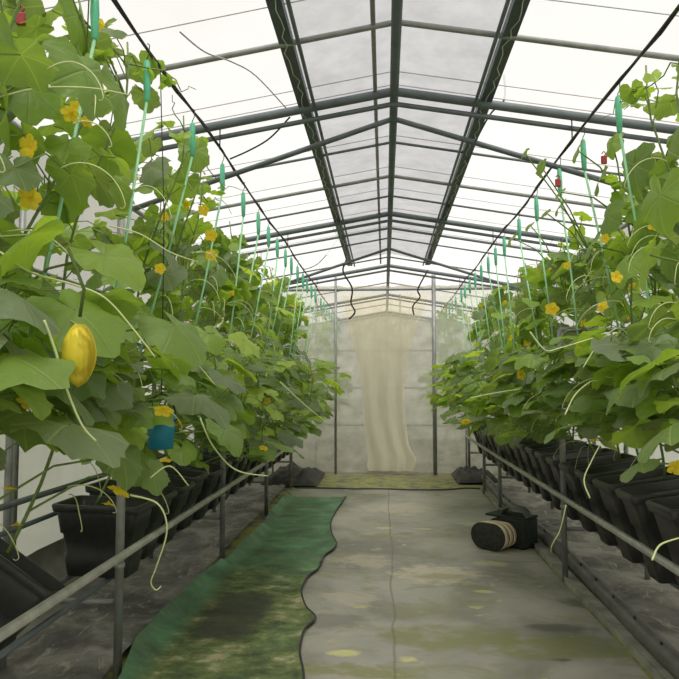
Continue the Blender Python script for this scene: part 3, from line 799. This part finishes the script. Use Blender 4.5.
# ------------------------------------------------------------------ trellis cables and twine spools
def cable(s, label):
    x = 1.135 if s < 0 else 1.265
    t = thing('trellis_cable', label, 'cable')
    base = [(s * x, Y0 + .1 + i * .5, 3.13 - .015 * math.sin(i)) for i in range(40)]
    MB().tube(base, .0085, 6).build('wire', M['wire'], t)
    MB().tube([(p[0] + .012 * math.sin(i * 1.9), p[1], p[2] + .012 * math.cos(i * 1.9)) for i, p in enumerate(base)], .006, 5).build('twisted_wire', M['wire'], t)
    for y in (1.2, 4.56, 7.9, 11.4, 15.1, 18.7):
        MB().tube([(s * x, y, 3.13), (s * x, y, roofz(s * x) - .04)], .005, 5).build('hanger', M['wire'], t)
    return x
xl_ = cable(-1, 'twisted dark trellis cable running above the row by the green mat'); xr_ = cable(1, 'twisted dark trellis cable running above the row by the black hose')
def spool(s, xc, y, bot, label, group, double=False):
    top = Vector((s * xc, y, 3.12))
    t = thing('twine_spool', label, 'spool', top, group)
    MB().tube([(0, 0, .022), (.012, 0, .016), (.010, 0, -.03), (0, 0, -.05), (-.008, 0, -.09)], .0028, 5).build('hook', M['wire'], t)
    MB().tube([(0, 0, -.06), (0, 0, -.075), (.002, 0, -.16), (.004, 0, -.255), (.004, 0, -.27)], [.007, .016, .019, .015, .006], 8).build('bobbin', M['spool'], t)
    b = Vector(bot) - top
    MB().tube([(.004, 0, -.26), Vector((.004, 0, -.26)).lerp(b, .5) + Vector((.01, 0, 0)), b], .0075, 5).build('twine', M['string'], t)
    if double:
        MB().tube([Vector((.004, 0, -.26)).lerp(b, .45), b + Vector((.14, .1, .25))], .005, 5).build('twine_tail', M['string'], t)
yl = [2.52, 3.11, 3.89, 4.64, 5.35, 6.01, 6.55, 7.1, 7.7, 8.2, 8.8, 9.4, 9.9, 10.5, 11.1]
for i, y in enumerate(yl):
    spool(-1, xl_, y, (-1.36 + .08 * math.sin(i * 2), y - .08, 1.45 + .15 * math.sin(i)), f'green twine spool and string, {ORD[i]} from the camera on the cable by the green mat', 'twine spools by the green mat')
yr = [3.67, 4.32, 4.91, 5.66, 6.39, 7.19, 7.75, 8.3, 8.9, 9.5, 10.1, 10.7, 11.2]
for i, y in enumerate(yr):
    spool(1, xr_, y, (1.40 + .06 * math.sin(i * 2), y - .12, 1.45 + .15 * math.sin(i)), f'green twine spool and string, {ORD[i]} from the camera on the cable by the black hose', 'twine spools by the black hose', i == 1)
for i in range(10):
    for s, xc in ((-1, xl_), (1, xr_)):
        y = 12.1 + i * .6
        spool(s, xc, y, (s * 1.45, y, 1.4), 'green twine spool and string hanging behind the pale net', 'twine spools behind the net')

# ------------------------------------------------------------------ loose wires under the roof
def wire(name, pix, y0, y1, r, label, mat='wire', cat='wire'):
    n = len(pix)
    p = smooth_path([at_y(a, b, y0 + (y1 - y0) * i / (n - 1)) for i, (a, b) in enumerate(pix)], 6)
    tag(MB().tube(p, r, 6).build(name, M[mat]), label, cat)
wire('electric_cable', [(333, 227), (346, 256), (343, 271), (352, 288), (351, 303), (355, 312), (349, 319)], 10.6, 11.2, .014, 'black cable looping down beside the thin partition post')
wire('electric_cable', [(449, 205), (440, 222), (433, 242), (429, 260)], 7.0, 10.3, .014, 'black cable hanging off the roof above the thick partition post')
wire('electric_cable', [(428, 270), (418, 289), (420, 297), (413, 306), (414, 315)], 11.1, 11.2, .014, 'black cable looping beside the thick partition post near the net top')
wire('hanging_wire', [(290, 117), (270, 138), (250, 150), (230, 159)], 4.6, 4.8, .006, 'dark wire slanting from the roof strip to the cable by the green mat')
wire('hanging_wire', [(180, 32), (205, 52), (232, 62), (256, 76), (286, 108)], 2.75, 4.35, .004, 'thin grey wire sagging across the white roof film above the green mat', 'greywire')
wire('hanging_wire', [(303, 270), (320, 262), (340, 236)], 9.5, 10.4, .006, 'dark wire slanting up to the far end of the roof strip')
wire('hanging_wire', [(466, 160), (489, 116), (504, 100), (504, 75)], 4.6, 4.7, .007, 'dark bent wire hanging off the roof strip above the black hose')

# ------------------------------------------------------------------ striped dark case on the mat
def stadium(hx, hz, n=10):
    out = []
    for c, a0 in ((hx - hz, -90), (-(hx - hz), 90)):
        for k in range(n + 1):
            a = R(a0 + 180 * k / n); out.append((c + hz * math.cos(a), hz * math.sin(a)))
    return out
p0 = at_z(490, 551, .015)
cs = thing('tool_case', 'small dark case with a striped oval end lying on the aisle by the edging strip', 'case', (p0.x - .02, p0.y + .04, .012), None, R(-42)); cs.scale = (1.08, 1.08, 1.08)
def oval(name, y0, y1, hx, hz, mat, zc=.118, par=cs):
    b = MB(); lo = stadium(hx, hz)
    li = stadium(hx - .008, hz - .008)
    b.loft([[(x, y0, zc + z) for x, z in li], [(x, y0 + .006, zc + z) for x, z in lo], [(x, y1, zc + z) for x, z in lo]])
    b.build(name, M[mat], par)
oval('end_cap', 0, .02, .165, .11, 'casefront', .112)
yy = .02
for i, (mat, wd) in enumerate((('cream', .058), ('brown', .014), ('cream', .055), ('brown', .014), ('cream', .05), ('brown', .02))):
    oval('band', yy, yy + wd, .165 - .002 * i, .11 - .0015 * i, mat, .112 - .0015 * i); yy += wd
b = MB(); b.loft([[(x * sx, y, .125 + z * sz) for x, z in stadium(.16, .105, 6)] for y, sx, sz in ((yy, .9, .9), (yy + .01, 1, .98), (yy + .30, 1.0, .98), (yy + .32, .95, .9))])
b.box((.10, yy + .10, .12), (.24, .22, .232))
b.build('body', M['caseskin'], cs, smooth=False, bevel=.012)
b = MB(); b.box((.02, yy + .12, .245), (.38, .24, .02)); b.build('lid', M['caseskin'], cs, smooth=False, bevel=.006)
hp = smooth_path([(-.05, yy + .1, .25), (-.02, yy + .1, .30), (.06, yy + .1, .325), (.15, yy + .1, .315), (.21, yy + .1, .25)], 6)
b = MB(); b.grid([[(p.x, p.y - .05, p.z - .006), (p.x, p.y + .05, p.z - .006), (p.x, p.y + .05, p.z + .006), (p.x, p.y - .05, p.z + .006)] for p in hp], True)
b.build('handle', M['hose'], cs)

# ------------------------------------------------------------------ blue container, fruit, clips
bp = at_y(161, 431, 3.3); zc_ = 3.13 - (bp.z - .085)
bk = thing('blue_bucket', 'small blue plastic bucket hanging on a cord among the leaves', 'bucket', (bp.x, bp.y, bp.z - .085))
b = MB()
def ring(r, z, n=20): return [(r * math.cos(2 * math.pi * k / n), r * math.sin(2 * math.pi * k / n), z) for k in range(n)]
b.loft([ring(.06, 0), ring(.072, .17), ring(.068, .17), ring(.056, .015)], True, True); b.build('body', M['blue'], bk)
b = MB(); b.loft([ring(.0695, .13), ring(.074, .132), ring(.075, .142), ring(.0705, .144)], False, False); b.build('band', M['black'], bk)
b = MB(); b.tube([(.07 * math.cos(a), 0, .165 + .1 * math.sin(a)) for a in [math.pi * i / 12 for i in range(13)]], .004, 6); b.build('handle', M['wire'], bk)
b = MB(); b.tube([(0, 0, .265), (-.004, 0, zc_ * .6), (-1.135 - bp.x, 0, zc_)], .003, 5); b.build('hanging_cord', M['wire'], bk)

def clip(px, py, y, label):
    p = at_y(px, py, y); t = thing('plant_clip', label, 'clip', p, 'red vine clips')
    b = MB(); b.box((0, 0, 0), (.035, .018, .05), .3); b.build('body', M['red'], t, smooth=False, bevel=.004)
    b = MB(); b.tube([(0, .0, .02), (.012, .0, .04), (0, 0, .055), (-.012, 0, .04)], .004, 6); b.build('ring', M['red'], t)
clip(21, 19, 2.5, 'red clip on the vine near the first green twine spool'); clip(152, 168, 3.9, 'red clip low on the vine below the second green twine spool')
clip(558, 183, 4.32, 'dark red clip on the vine by a green string above the black hose'); clip(604, 160, 4.2, 'dark red clip hanging beside the tallest green string')

for o in bpy.data.objects:
    if o.get('category') == 'plant' and 'first from' in o.get('label', '') and 'green mat' in o['label']:
        O = Vector(o.location)
        p = at_y(79, 352, 1.88)
        b = MB(); n = 14; lo = []
        for i in range(n + 1):
            t = i / n; r = .048 * math.sin(math.pi * min(1, .04 + t * .96)) ** .6
            lo.append([(r * math.cos(a) , r * math.sin(a), (.11 - .25 * t) * .72) for a in [2 * math.pi * k / 20 for k in range(20)]])
        b.loft(lo); f = b.build('fruit', M['yellowfruit'], o); f.location = p - O; f['label'] = 'ripe yellow oval fruit'
        MB().tube([(0, 0, .10), (.01, 0, .18), (-.04, .0, .30)], .005, 6).build('fruit_stalk', M['stem'], f)
